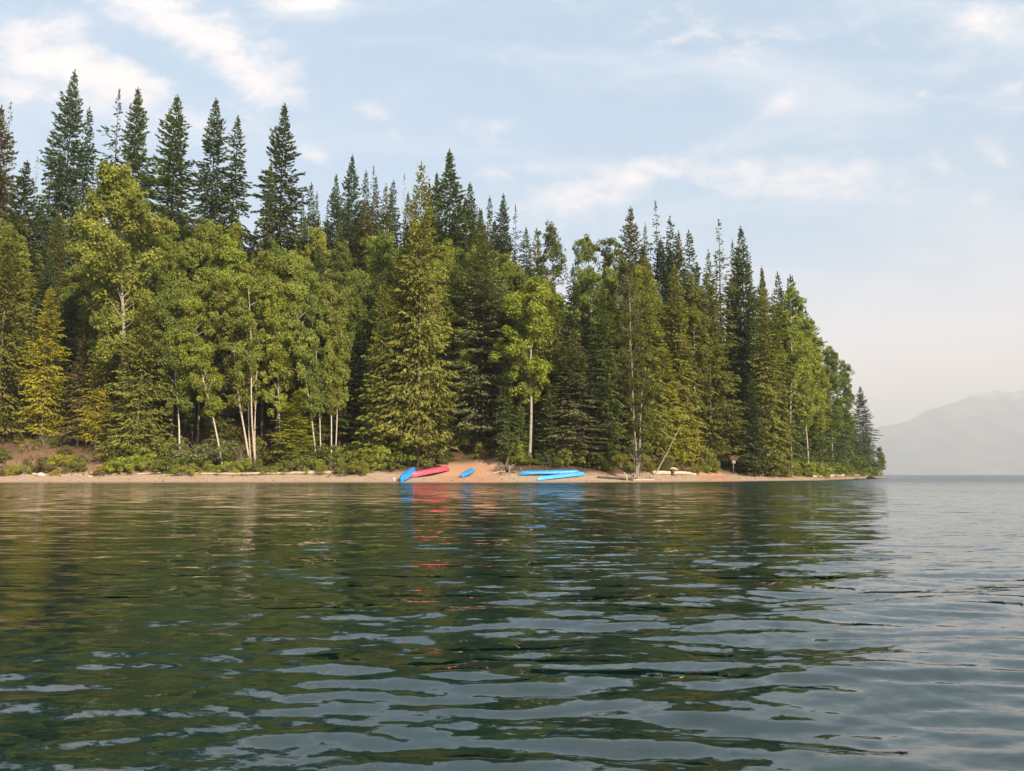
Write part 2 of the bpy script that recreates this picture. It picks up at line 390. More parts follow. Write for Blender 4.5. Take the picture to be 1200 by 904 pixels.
# ------------------------------------------------------------------ water
def build_water():
    g = np.random.default_rng(77)
    ysr = [1.0]
    while ysr[-1] < 130:
        y = ysr[-1]; ysr.append(y+max(.014, .0052*(y+1.5)))
    far = list(np.geomspace(140, 60000, 46))
    ysr = np.array([-400, -60, -10, -1, .4]+ysr+far)
    core = np.linspace(-.92, .92, 640)
    sx = np.concatenate([[-25, -8, -3, -1.6, -1.15], core, [1.15, 1.6, 3, 8, 25]])
    base = np.where(ysr < 1, 3.5+np.abs(ysr-1)*.0+1.0, ysr+2.6)
    X = sx[None, :]*base[:, None]; Y = np.repeat(ysr[:, None], len(sx), 1)
    for i, y in enumerate(ysr):
        if y < 1: X[i] = sx*(3.6)*np.where(np.abs(sx) > 2, 20, 1)
    dx = np.abs(np.gradient(X, axis=1)); dy = np.abs(np.gradient(Y, axis=0))
    Z = np.zeros_like(X); lost = np.zeros_like(X)
    # calm / ruffled patches
    patch = 0.5+0.22*np.sin(X*.42+Y*.11+1.0)+0.18*np.sin(X*.17-Y*.31+2.2)+.15*np.sin(X*.9+Y*.55)*np.sin(Y*.4)
    side = ss((X/(Y+2)+.62)/.75)
    amp = (0.48+0.60*side)*(0.7+0.6*patch)
    comps = []
    def fam(n, l0, l1, slope, mean, spread):
        for k in range(n):
            lam = math.exp(g.uniform(math.log(l0), math.log(l1)))
            th = g.normal(mean, spread); kk = 2*PI/lam
            comps.append((kk*math.sin(th), kk*math.cos(th), slope/kk*math.sqrt(2.0/n), g.uniform(0, 2*PI)))
    fam(18, 1.2, 2.8, .009, R(8), .25)
    fam(36, .42, 1.1, .017, R(8), .22)
    fam(80, .13, .36, .070, R(5), .26)
    fam(60, .06, .13, .060, R(5), .5)
    for kx, ky, A, ph in comps:
        a = np.abs(kx)*dx+np.abs(ky)*dy
        att = np.clip((2.3-a)/1.3, 0, 1)
        th = kx*X+ky*Y+ph
        Z += A*att*(np.sin(th)-.08*np.cos(2*th))
        lost += (A*math.hypot(kx, ky))**2/2*(1-att**2)
    Z *= amp; lost = np.sqrt(lost)*amp
    # a low wake crest running out to the right
    s = (X-1.5)*math.sin(R(-28))+(Y-5.2)*math.cos(R(-34)); s2 = (X-1.5)*math.cos(R(-34))-(Y-5.2)*math.sin(R(-34))*-1
    wk = np.zeros_like(X)
    for c0, h, wdt in ((0, .031, .20), (-.8, .026, .22), (-1.6, .022, .24), (.8, .016, .22)):
        cc = s+X*X*.02-c0
        wk += h*np.exp(-(cc/wdt)**2)*ss((X+.3)/1.6)*np.exp(-np.clip(X-4, 0, 99)/4)
    Z += wk*np.exp(-((Y-4)/6)**2)
    edge = np.exp(-(Y/45)**2)
    Z = np.where((np.abs(sx)[None, :] < 1.0) & (Y >= 1), Z, 0)
    sdm = sdist(X, Y); calm = 1-ss((sdm+7)/7)*.2
    Z *= calm
    n0, n1 = Y.shape; I = np.arange(n0*n1).reshape(n0, n1)
    Q = np.stack([I[:-1, :-1], I[:-1, 1:], I[1:, 1:], I[1:, :-1]], -1).reshape(-1, 4)
    return mesh_np('water', np.stack([X, Y, Z], -1).reshape(-1, 3), Q, [], smooth=True, extra={'lost': (lost*calm).ravel(), 'amp': (amp*calm).ravel()})
wme = build_water()
m, nt = newmat('lake_water'); t = NT(nt)
geo = t.n('ShaderNodeNewGeometry'); pos = geo.outputs['Position']
lost = t.n('ShaderNodeAttribute', attribute_name='lost').outputs['Fac']
amp = t.n('ShaderNodeAttribute', attribute_name='amp').outputs['Fac']
def ripn(sc, detail):
    mp = t.n('ShaderNodeMapping'); t.l(pos, mp.inputs[0]); mp.inputs['Scale'].default_value = sc; mp.inputs['Rotation'].default_value = (0, 0, R(7))
    return t.vm('SUBTRACT', t.noise(mp.outputs[0], 1.0, detail, .55, 'Color'), (.5, .5, .5))
fine = t.vm('SCALE', ripn((13, 26, 1), 3.0), scale=t.m('MULTIPLY', amp, .23))
lrg = t.vm('SCALE', ripn((1.3, 3.4, 1), 3.0), scale=t.m('MULTIPLY', lost, 8.5))
tot = t.vm('MULTIPLY', t.vm('ADD', fine, lrg), (.75, 1.0, 0))
nrm = t.vm('NORMALIZE', t.vm('ADD', geo.outputs['Normal'], tot))
bs = t.n('ShaderNodeBsdfPrincipled')
bs.inputs['Base Color'].default_value = rgb(.004, .019, .016); psx = t.n('ShaderNodeSeparateXYZ'); t.l(pos, psx.inputs[0])
t.l(t.m('ADD', t.m('MULTIPLY', t.m('SQRT', t.m('MULTIPLY', lost, .9)), t.ramp(psx.outputs[1], 8, 105)), .02), bs.inputs['Roughness'])
bs.inputs['IOR'].default_value = 1.75; t.l(nrm, bs.inputs['Normal'])
o_ = t.n('ShaderNodeOutputMaterial'); t.l(bs.outputs[0], o_.inputs[0])
wme.materials.append(m)
tag(link('water', wme), kind='structure')

# ------------------------------------------------------------------ placing plants
rng = random.Random(42)
COLS = {'dark': (.068, .094, .038), 'blue': (.068, .102, .056), 'olive': (.120, .135, .036), 'gold': (.158, .170, .042), 'yellow': (.26, .26, .035),
        'brown': (.120, .108, .050), 'lime': (.205, .245, .045), 'green': (.125, .165, .042), 'leaf': (.175, .205, .048), 'grey': (.125, .140, .068), 'mid': (.085, .112, .040)}
CW = {'dark': 'dark green', 'blue': 'blue-green', 'olive': 'olive green', 'gold': 'golden green', 'yellow': 'bright yellow-green', 'brown': 'rusty brown',
      'lime': 'bright green', 'green': 'fresh green', 'leaf': 'light green', 'grey': 'grey-green', 'mid': 'mid green'}
KW = {'spruce': ('spruce_tree', 'spruce', 'full'), 'narrow': ('spruce_tree', 'spruce', 'slender'), 'sparse': ('spruce_tree', 'spruce', 'thin ragged'),
      'cedar': ('cedar_tree', 'cedar', 'broad drooping'), 'young': ('fir_tree', 'young fir', 'short bushy'), 'snag': ('dead_tree', 'dead spruce', 'nearly bare'),
      'birch': ('birch_tree', 'birch', 'pale-stemmed'), 'aspen': ('aspen_tree', 'aspen', 'leafy'), 'cottonwood': ('cottonwood_tree', 'cottonwood', 'large leafy'),
      'clump': ('birch_tree', 'birch', 'many-stemmed'), 'roundtop': ('aspen_tree', 'aspen', 'round-topped')}
TRUNKC = {'spruce': (.10, .08, .065), 'narrow': (.10, .08, .065), 'sparse': (.13, .11, .09), 'cedar': (.22, .16, .12), 'young': (.18, .14, .1), 'snag': (.3, .27, .24),
          'birch': (.50, .43, .34), 'aspen': (.38, .33, .26), 'cottonwood': (.34, .30, .24), 'clump': (.50, .41, .31), 'roundtop': (.25, .22, .17)}
TREES = []
def tint(col):
    k = rng.uniform(1.22, 1.6); h = rng.uniform(-.05, .05); c = COLS[col]
    return (c[0]*k*(1.10+h), c[1]*k*(1-h*.5)*1.02, c[2]*k*.95)
def tree(kind, px, top, Y, col, tier, wid=1.0, lean=0.0, basepx=None, z0=None, look=None):
    """px, top: where the photograph shows the tree top; Y: distance"""
    x1, _, zt = P(px, top, Y)
    xb = XatY(basepx, Y, 520) if basepx is not None else x1+rng.uniform(-.2, .2)
    z = gz(xb, Y) if z0 is None else z0
    H = zt-z
    if H < 2: return None
    cands = PROTO[kind]; pi = rng.randrange(len(cands)); cr, tr, H0 = cands[pi]
    nm, kw, adj = KW[kind]
    root = bpy.data.objects.new(nm, None); COL.objects.link(root); root.empty_display_size = 1
    ang = math.atan2(x1-xb, H)
    root.location = (xb, Y, z-0.1); root.rotation_euler = (0, ang, 0)
    sz = math.hypot(H, x1-xb)/H0
    sxy = (0.45+0.55*sz)*wid*rng.uniform(.88, 1.12)
    rz = rng.uniform(0, 2*PI)
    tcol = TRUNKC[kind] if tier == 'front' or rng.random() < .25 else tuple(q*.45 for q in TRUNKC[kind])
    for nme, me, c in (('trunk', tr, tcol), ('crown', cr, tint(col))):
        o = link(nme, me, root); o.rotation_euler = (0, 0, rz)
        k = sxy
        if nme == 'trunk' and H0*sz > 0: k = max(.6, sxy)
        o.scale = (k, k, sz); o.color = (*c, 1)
    TREES.append(dict(o=root, kind=kind, px=px, top=top, Y=Y, col=col, tier=tier, look=look, H=H))
    return root

S = 'skyline'
SKY = [ # px, top, Y, kind, colour, width
 (2,124,112,'spruce','brown',.9),(13,121,116,'sparse','brown',.85),(32,188,104,'spruce','dark',1.0),(44,184,120,'snag','grey',.8),(66,136,120,'sparse','blue',.9),
 (88,82,118,'spruce','blue',1.0),(105,126,121,'narrow','blue',.95),(140,106,113,'sparse','mid',1.15),(162,103,117,'spruce','mid',.92),(208,112,114,'spruce','mid',1.1),
 (253,116,118,'spruce','blue',1.0),(279,136,115,'narrow','mid',1.15),(334,122,112,'spruce','dark',.95),(318,189,108,'narrow','mid',.9),(355,228,118,'narrow','dark',.6),(365,214,112,'narrow','dark',.8),
 (394,204,116,'spruce','blue',.8),(413,182,121,'spruce','blue',.8),(429,200,124,'narrow','dark',.8),(438,195,112,'sparse','brown',1.0),(441,205,118,'narrow','dark',.7),
 (461,211,122,'narrow','blue',.8),(474,204,118,'snag','grey',.7),(503,212,112,'narrow','brown',.8),(512,202,118,'spruce','dark',.75),(527,175,108,'spruce','mid',1.05),
 (551,214,110,'spruce','dark',.9),(562,244,116,'narrow','dark',.7),(574,230,117,'narrow','blue',.75),(590,227,119,'spruce','blue',.75),(604,241,114,'sparse','dark',.9),
 (629,269,121,'young','grey',.8),(655,264,112,'roundtop','mid',1.15),(676,279,116,'roundtop','green',.7),(688,279,112,'roundtop','green',1.05),(706,277,110,'roundtop','green',1.05),
 (739,242,106,'spruce','brown',.95),(756,262,112,'narrow','grey',.6),(768,236,114,'sparse','mid',.95),(785,254,111,'narrow','blue',1.0),(807,270,112,'narrow','mid',.9),
 (842,258,111,'sparse','olive',1.2),(858,281,117,'narrow','olive',.6),(868,266,112,'spruce','dark',.95),(893,316,122,'narrow','mid',.7),(911,319,124,'narrow','mid',.85),
 (926,322,126,'spruce','mid',1.0),(944,362,133,'narrow','mid',1.0)]
for px, tp, Y, k, c, w in SKY: tree(k, px, tp, Y, c, S, w)

FR = [ # front rank: px, top, Y, kind, colour, width, base px
 (14,262,84,'cedar','gold',1.05,None),(60,335,80,'cedar','yellow',.85,None),(98,392,82,'narrow','brown',.9,None),(152,205,88,'cottonwood','leaf',1.15,150),
 (122,380,81,'cedar','yellow',.7,None),(172,340,80,'cedar','gold',.85,None),(146,415,79,'young','gold',.9,None),(205,330,84,'birch','green',.9,212),(228,345,80,'birch','lime',.9,262),
 (262,320,82,'birch','leaf',.9,293),(290,330,80,'clump','leaf',.9,299),(326,340,84,'birch','lime',.85,330),(352,328,84,'birch','leaf',.85,372),(368,345,85,'birch','green',.7,377),
 (385,330,83,'birch','leaf',.7,389),(402,335,83,'birch','leaf',.75,393),(350,455,80,'cedar','yellow',.95,None),(335,480,79,'young','olive',.9,None),
 (450,330,82,'cedar','gold',.8,None),(494,190,86,'cedar','gold',.74,None),(478,262,87,'spruce','olive',.9,None),(540,385,83,'birch','lime',.9,546),(566,262,88,'spruce','grey',1.1,None),
 (560,440,81,'young','gold',.95,None),(522,400,84,'narrow','mid',.8,None),(592,420,84,'narrow','mid',.7,None),(625,330,84,'cottonwood','lime',1.0,620),(672,385,80,'spruce','grey',1.0,None),
 (610,470,80,'young','green',.8,None),(645,450,82,'young','mid',1.0,None),(700,440,84,'young','dark',1.2,None),(706,330,88,'narrow','mid',.9,None),(738,300,80,'birch','grey',.7,742),(757,300,81,'narrow','gold',.95,None),
 (745,320,84,'sparse','olive',.9,None),(790,310,86,'narrow','gold',1.0,None),(778,400,82,'cedar','yellow',.75,None),(800,440,81,'cedar','yellow',.75,None),(828,318,88,'cedar','olive',.95,None),(836,420,85,'cedar','gold',.8,None),
 (812,330,90,'aspen','olive',.9,None),(862,430,98,'spruce','dark',.9,None),(880,440,100,'spruce','dark',.9,None),(893,335,97,'narrow','gold',1.0,896),(905,345,100,'narrow','olive',.9,None),
 (922,345,104,'clump','leaf',1.25,925),(938,370,112,'aspen','lime',1.1,None),(955,392,124,'aspen','lime',1.15,None),(968,408,136,'aspen','green',1.05,None),(945,440,115,'cottonwood','lime',.7,None),
 (978,412,146,'narrow','mid',1.2,None),(990,424,155,'aspen','green',.85,None),(985,470,158,'spruce','dark',1.3,None),(995,490,170,'aspen','mid',.8,None),(972,470,142,'spruce','blue',1.1,None),
 (1008,453,200,'spruce','blue',1.1,None),(1001,508,185,'spruce','mid',1.0,None),(1015,500,205,'young','mid',.8,None),(1023,518,208,'sparse','mid',.9,None),(1030,524,214,'aspen','green',.9,None),(1034,532,220,'aspen','mid',.8,None),
 (1012,520,200,'young','olive',1.0,None),(963,500,139,'young','mid',1.2,None),(980,505,158,'young','green',1.2,None)]
for px, tp, Y, k, c, w, bpx in FR:
    while sd(XatY(bpx or px, Y), Y) < ((14 if (px < 130 or 505 < px < 575) else 9.5) if px < 880 else 5.0) and Y < 190: Y += .5
    tree(k, px, tp, Y, c, 'front', w, basepx=bpx)

SKX = [(-140, 200), (0, 235), (50, 215), (120, 225), (200, 235), (300, 265), (330, 250), (440, 238), (500, 235), (540, 250), (600, 284), (640, 296), (700, 302), (800, 292), (860, 316), (900, 340), (930, 362), (960, 402), (985, 425), (1000, 500)]
def skyl(px): return float(np.interp(px, [a for a, b in SKX], [b for a, b in SKX]))
for px in list(range(358, 640, 13))+list(range(715, 925, 14))+[20, 120, 185, 230, 300]:   # the close-set spires of the ridge
    px += rng.uniform(-5, 5); Yx = rng.uniform(110, 126); v = skyl(px)-rng.uniform(-14, 24)
    if sd(XatY(px, Yx), Yx) > 6: tree(rng.choice(['spruce', 'narrow', 'narrow', 'sparse']), px, v, Yx, rng.choice(['dark', 'mid', 'blue', 'olive', 'brown']), S, rng.uniform(.65, .9))
pts = [(q['o'].location.x, q['o'].location.y) for q in TREES]
tries = 0; nfill = 0
while tries < 6000 and nfill < 250:
    tries += 1
    Y = rng.uniform(84, 124) if rng.random() < .8 else rng.uniform(80, 160)
    px = rng.uniform(-90, 985)
    X = XatY(px, Y)
    d = sd(X, Y)
    if d < 9: continue
    if px < 140 and d < 20: continue
    if 140 <= px < 900 and d < 12.5: continue
    mind = 2.5 if Y < 95 else 2.9
    if any((X-a)**2+(Y-b_)**2 < mind**2 for a, b_ in pts): continue
    z = gz(X, Y); sk = skyl(px)
    H = rng.uniform(15, 27)
    kinds = [('spruce', 'dark', .9), ('spruce', 'mid', .9), ('narrow', 'dark', .9), ('spruce', 'olive', .9), ('aspen', 'green', 1.05), ('aspen', 'leaf', 1.05), ('birch', 'leaf', 1.1), ('birch', 'green', 1.1), ('cottonwood', 'leaf', .85), ('cedar', 'olive', .7), ('aspen', 'lime', 1.0), ('cedar', 'gold', .65)]
    k, c, w = rng.choice(kinds)
    top_z = z+H; v = None
    # invert: pixel row of the top
    ang = math.atan2(top_z-CAMH, Y)-PITCH
    v = CY-F*math.tan(ang)
    lim = sk+rng.uniform(4, 45)
    if v < lim: v = lim
    if v > 520: continue
    if P(px, v, Y)[2]-z < 9: continue
    if 515 < px < 590 and Y < 92: continue
    if 855 < px < 885 and Y < 100: continue
    tree(k, px, v, Y, c, 'fill', w); pts.append((X, Y)); nfill += 1

n2 = 0; tries = 0
while n2 < 95 and tries < 5000:      # small dark firs and saplings under the big crowns
    tries += 1
    Y = rng.uniform(82, 150) if rng.random() < .3 else rng.uniform(82, 104); px = rng.uniform(-80, 990); X = XatY(px, Y); d = sd(X, Y)
    if d < (17 if px < 140 else 11) or d > 42 or any((X-a)**2+(Y-b_)**2 < 1.6**2 for a, b_ in pts): continue
    if 512 < px < 572 and d < 22: continue
    if 848 < px < 880 and d < 15: continue
    z = gz(X, Y); h = rng.uniform(4.5, 9.5); v = CY-F*math.tan(math.atan2(z+h-CAMH, Y)-PITCH)
    k, c, w_ = rng.choice([('young', 'dark', 1.1), ('young', 'mid', 1.1), ('young', 'olive', 1.0), ('spruce', 'dark', .8), ('aspen', 'green', .9)])
    if tree(k, px, v, Y, c, 'fill', w_): pts.append((X, Y)); n2 += 1
# ---- labels for the trees
LM = [(-999, 55, 'by the gravel bank'), (55, 115, 'behind the pale shore rocks'), (115, 200, 'behind the first driftwood sticks'), (200, 262, "above the long log's near end"), (262, 330, "above the long log's middle"),
      (330, 415, "above the long log's far end"), (415, 470, 'before the first blue canoe'), (470, 512, 'above the red canoe'), (512, 575, 'above the sandy path'), (575, 610, 'above the upturned roots'), (610, 650, 'above the deeper paired canoe'), (650, 690, 'above the paler paired canoe'),
      (690, 735, 'beyond the paired canoes'), (735, 775, 'above the leaning bare trunk'), (775, 820, 'above the thick pale log'), (820, 850, 'before the red sign'), (850, 880, 'above the red sign'), (880, 912, 'above the white beach stone'),
      (912, 950, 'past the white beach stone'), (950, 1000, 'above the spit log'), (1000, 1999, 'at the tip of the point')]
ORD = ['first', 'second', 'third', 'fourth', 'fifth', 'sixth', 'seventh', 'eighth', 'ninth', 'tenth', 'eleventh', 'twelfth', 'thirteenth', 'fourteenth', 'fifteenth', 'sixteenth', 'seventeenth', 'eighteenth']
def lm(px):
    for a, b, s in LM:
        if a <= px < b: return s
from collections import defaultdict
def tiername(q):
    if q['tier'] == 'skyline': return 'skyline'
    if q['tier'] == 'front': return 'front-rank'
    f = (q['top']-skyl(q['px']))
    return 'high-canopy' if f < 60 else ('mid-canopy' if f < 150 else 'understorey')
cells = defaultdict(list)
for q in TREES:
    cells[(KW[q['kind']][1], KW[q['kind']][2], tiername(q), lm(q['px']))].append(q)
for (kw, adj, tn, l), qs in cells.items():
    qs.sort(key=lambda q: q['px'])
    for i, q in enumerate(qs):
        lab = f"{adj} {CW[q['col']]} {tn} {kw} {l}"
        if len(qs) > 1: lab += f", {ORD[i]} from left"
        gnm = {'skyline': 'trees along the skyline', 'front': 'trees in the front rank on the shore', 'fill': 'trees filling the hillside wood'}[q['tier']]
        tag(q['o'], lab, 'dead tree' if q['kind'] == 'snag' else 'tree', gnm)

# ------------------------------------------------------------------ bushes
BSH = []
def bush(px, d, h, w, col, dry=False, X=None, Y=None):
    if Y is None:
        lo, hi = 60.0, 260.0   # walk along the sight line until the wanted distance from the water
        for q in np.arange(60, 240, .25):
            if sd(XatY(px, q), q) >= d: Y = q; break
        if Y is None: return
        X = XatY(px, Y)
    me, st, H0 = rng.choice(BUSH_DRY if dry else BUSH)
    root = bpy.data.objects.new('bush', None); COL.objects.link(root); root.location = (X, Y, gz(X, Y)-.05)
    s = h/H0; rz = rng.uniform(0, 6.28)
    for nme, mm, c in (('stems', st, (.2, .15, .11)), ('foliage', me, tint(col))):
        o = link(nme, mm, root); o.scale = (s*w, s*w, s); o.color = (*c, 1); o.rotation_euler = (0, 0, rz)
    BSH.append(dict(o=root, px=px, col=col, dry=dry, h=h, d=d))
px = -60
while px < 1034:
    gap_path = 488 < px < 572; gap_sign = 840 < px < 880
    col = rng.choice(['olive', 'leaf', 'brown', 'yellow'] if px < 130 else (['olive', 'leaf', 'green', 'lime'] if px < 460 else ['olive', 'green', 'gold', 'leaf', 'mid']))
    if not gap_path and not gap_sign and not 572 <= px < 606:
        if px < 130 and rng.random() < .5:
            pass
        elif px < 130 and rng.random() < .6:
            bush(px, 4.6+rng.uniform(0, 3), rng.uniform(.5, .9), 1.1, col, rng.random() < .4)
        elif px < 985: bush(px, (6.1+(1.6 if (598 < px < 694 or 455 < px < 495) else 0)+rng.uniform(0, 1.4) if px < 885 else 4.4)+rng.uniform(-.3, 1.2), rng.uniform(1.0, 2.0)*(1.7 if px > 885 else 1), 1.1, col, rng.random() < .12)
        else: bush(px, 3.5, rng.uniform(1.5, 2.5), 1.3, col)
    px += rng.uniform(9, 15)
px = -60
while px < 1000:
    if px < 130:
        bush(px, rng.uniform(11, 15), rng.uniform(.8, 1.7), 1.1, rng.choice(['yellow', 'olive', 'gold', 'green']), rng.random() < .25)
    elif not 512 < px < 606 and not 842 < px < 878:
        bush(px, (9.5 if px < 885 else 7)+rng.uniform(-.6, 2.5), rng.uniform(1.6, 3.0), 1.05, rng.choice(['olive', 'green', 'mid', 'gold', 'leaf', 'brown']), rng.random() < .15)
    px += rng.uniform(12, 20)
for px, d, h, w, c in ((832, 7.4, 3.0, 1.0, 'leaf'), (893, 7.4, 1.6, 1.6, 'gold'), (447, 8, 2.6, 1.1, 'lime'), (430, 8, 2.4, 1.1, 'lime'), (497, 11.5, 2.2, 1.0, 'lime'), (604, 9, 2.8, .9, 'leaf'), (523, 12, 1.8, 1.2, 'mid'), (538, 14, 2.2, 1.2, 'olive'), (552, 14.5, 2.2, 1.2, 'dark'), (545, 16, 2.6, 1.2, 'mid'), (563, 12, 2.0, 1.1, 'gold'), (935, 6, 2.4, 1.4, 'leaf'),
                       (670, 9.5, 3.2, .9, 'gold'), (235, 9.5, 3.4, 1.3, 'grey'), (340, 8.5, 1.8, 1.4, 'lime'), (125, 7.2, 1.1, 1.5, 'yellow'), (70, 9, 1.4, 1.5, 'yellow'), (12, 6, .9, 1.5, 'yellow'), (30, 9, .8, 1.3, 'brown'), (92, 7, .9, 1.4, 'olive'), (140, 9, 1.6, 1.4, 'yellow'), (915, 4.6, 2.4, 1.3, 'gold'), (945, 4.5, 3.6, 1.2, 'leaf'), (955, 5, 4.6, 1.1, 'olive'), (968, 5, 4.2, 1.2, 'green'), (978, 5, 4.6, 1.2, 'mid'), (988, 5, 4.2, 1.3, 'olive'), (998, 5, 4.6, 1.2, 'mid'), (1008, 5, 4.0, 1.3, 'olive')):
    bush(px, d, h, w, c)
cells = defaultdict(list)
for q in BSH:
    size = 'tall' if q['h'] > 2.2 else ('knee-high' if q['h'] < 1.1 else 'waist-high')
    cells[(size, q['dry'], q['col'], 'beach-edge' if q['d'] < 9.5 else ('second-row' if q['d'] < 14.5 else 'hillside'), lm(q['px']))].append(q)
for (size, dry, col, row, l), qs in cells.items():
    qs.sort(key=lambda q: q['px'])
    for i, q in enumerate(qs):
        lab = f"{size} {'twiggy half-bare' if dry else 'leafy'} {CW[col]} {row} bush {l}"
        if len(qs) > 1: lab += f", {ORD[i]} from left"
        tag(q['o'], lab, 'bush', 'bushes along the bank')

# undergrowth that nobody could count
g = np.random.default_rng(9); N = 150000
Xr = g.uniform(-75, 100, N); Yr = g.uniform(78, 215, N)**1.0
dd = sdist(Xr, Yr); keep = (dd > 6.4+1.6*np.sin(Xr*.7)+g.normal(0, .6, N)) & (dd < 26) & ~((np.abs(Xr+4.6) < 3.2) & (dd < 12)) & ~((np.abs(Xr-25.5) < 2.6) & (dd < 9))
keep &= (np.sin(Xr*1.3+2)*np.sin(Yr*1.1+Xr*.6)+g.normal(0, .5, N) > -.2)
Xr, Yr = Xr[keep], Yr[keep]; N = len(Xr); hh = g.random(N)**1.5*.55
c = np.stack([Xr, Yr, ground(Xr, Yr)+hh*.8+.03], 1)
a = np.stack([g.normal(0, .5, N), g.normal(0, .5, N), g.uniform(.2, 1, N)], 1)
V, Q = leafquads(c, a, g.normal(0, 1, (N, 3)), g.uniform(.08, .2, N), g.uniform(.03, .08, N))
um = link('undergrowth', mesh_np('undergrowth', V, Q, [M_DEC], {'v': g.random(N), 'w': g.random(N)})); um.color = (.085, .10, .03, 1)
tag(um, 'low green and straw-coloured undergrowth covering the bank below the trees', 'undergrowth', kind='stuff')

# ------------------------------------------------------------------ shore things
def along(px, v):
    """point on the ground seen at a pixel"""
    for Y in np.arange(68, 260, .1):
        p = P(px, v, Y)
        if p[2] <= gz(p[0], Y): return Vector(p)
    return Vector(P(px, v, 74))
def stage_mat(name, col):
    m, nt = newmat(name); t = NT(nt); tc = t.n('ShaderNodeTexCoord')
    n1 = t.noise(tc.outputs['Object'], 2.2, 5, .65); n2 = t.noise(tc.outputs['Object'], 30, 2, .5)
    c = t.mix(t.m('MULTIPLY', t.ramp(n1, .5, .8), .3), rgb(*col), rgb(.5, .45, .38))
    b_ = t.n('ShaderNodeBsdfPrincipled'); t.l(c, b_.inputs['Base Color']); t.setin(b_.inputs['Roughness'], t.m('MULTIPLY_ADD', n2, .25, .32))
    o = t.n('ShaderNodeOutputMaterial'); t.l(b_.outputs[0], o.inputs[0]); return m
M_BLUE = stage_mat('blue_hull', (.018, .255, .66)); M_LBLUE = stage_mat('pale_blue_hull', (.06, .34, .72)); M_RED = stage_mat('red_hull', (.72, .06, .11)); M_TRIM = simple_mat('canoe_trim', (.02, .02, .022), .5)
def canoe(Lc, W, D, mat, trim):
    """upturned canoe lying on its gunwales: local x along the length, z=0 at the ground"""
    n, k = 33, 15; V = []
    for i in range(n):
        s = -1+2*i/(n-1); a = abs(s)
        w = W/2*max(0.0, 1-a**2.4)**.62*(1-.04*a)+.012; top = D*(1-.04*a**2)
        sheer = .0 + D*.30*a**4       # gunwale drops to the ends, upside down they touch; lift the middle
        z0 = .24*D*(1-a**3)*.55
        for j in range(k):
            th = PI*j/(k-1); cx = math.cos(th); sy = math.sin(th)
            e = .62
            yy = w*math.copysign(abs(cx)**e, cx); zz = abs(sy)**.8
            keel = .018 if j == k//2 else 0
            tipz = top*(1-.42*max(0, (a-.82)/.18)**2)
            V.append((s*Lc/2*(1-.035*(1-zz)*a**6*0)-math.copysign(.10*zz**2*max(0, a-.9)*10*.6, s), yy, z0+(tipz-z0)*zz+keel))
    F = []
    for i in range(n-1):
        for j in range(k-1):
            F.append((i*k+j, i*k+j+1, (i+1)*k+j+1, (i+1)*k+j))
    b = MB(); b.add(V, F); hull = b.mesh('canoe_hull', [mat], True)
    rails = []
    for sgn in (0, k-1):
        b = MB(); pts = [np.array(V[i*k+sgn])+[0, 0, 0] for i in range(n)]; b.tube(pts, [.017]*n, 6); rails.append(b.mesh('canoe_rail', [trim], True))
    b = MB()
    for s in (-.45, .0, .45):
        i = int((s+1)/2*(n-1)); a_ = np.array(V[i*k]); c_ = np.array(V[i*k+k-1]); b.tube([a_, (a_+c_)/2, c_], [.02]*3, 6)
    thw = b.mesh('canoe_thwart', [trim], True)
    return hull, rails, thw
def put_canoe(p0, p1, W, D, mat, label, trim=None):
    v = p1-p0; Lc = v.length
    hull, rails, thw = canoe(Lc, W, D, mat, trim or M_TRIM)
    root = bpy.data.objects.new('canoe', None); COL.objects.link(root)
    root.location = (p0+p1)/2; root.location.z += .04
    root.rotation_euler = (0, -math.asin(v.z/Lc), math.atan2(v.y, v.x))
    link('hull', hull, root)
    for r_ in rails: link('gunwale', r_, root)
    link('thwart', thw, root)
    tag(root, label, 'canoe', 'canoes drawn up on the beach'); return root
put_canoe(along(469, 566)+Vector((0, .25, 0)), along(485.5, 553.5), .92, .62, M_BLUE, 'upturned blue canoe reaching the waterline, directly beside the red canoe')
put_canoe(along(482, 560.3), along(527, 551.8), .95, .56, M_RED, 'only red canoe, upturned on the sand near the worn path')
put_canoe(along(541, 560.5), along(555, 552.5), .70, .42, M_BLUE, 'small blue canoe lying alone on the sand in front of the path')
put_canoe(along(608, 557.5), along(680, 555.8), .92, .46, M_BLUE, 'deep blue canoe, the one behind in the overlapping pair')
put_canoe(along(630, 563.8), along(685.5, 557.5), .86, .42, M_LBLUE, 'paler blue canoe, the one in front in the overlapping pair', M_LBLUE)

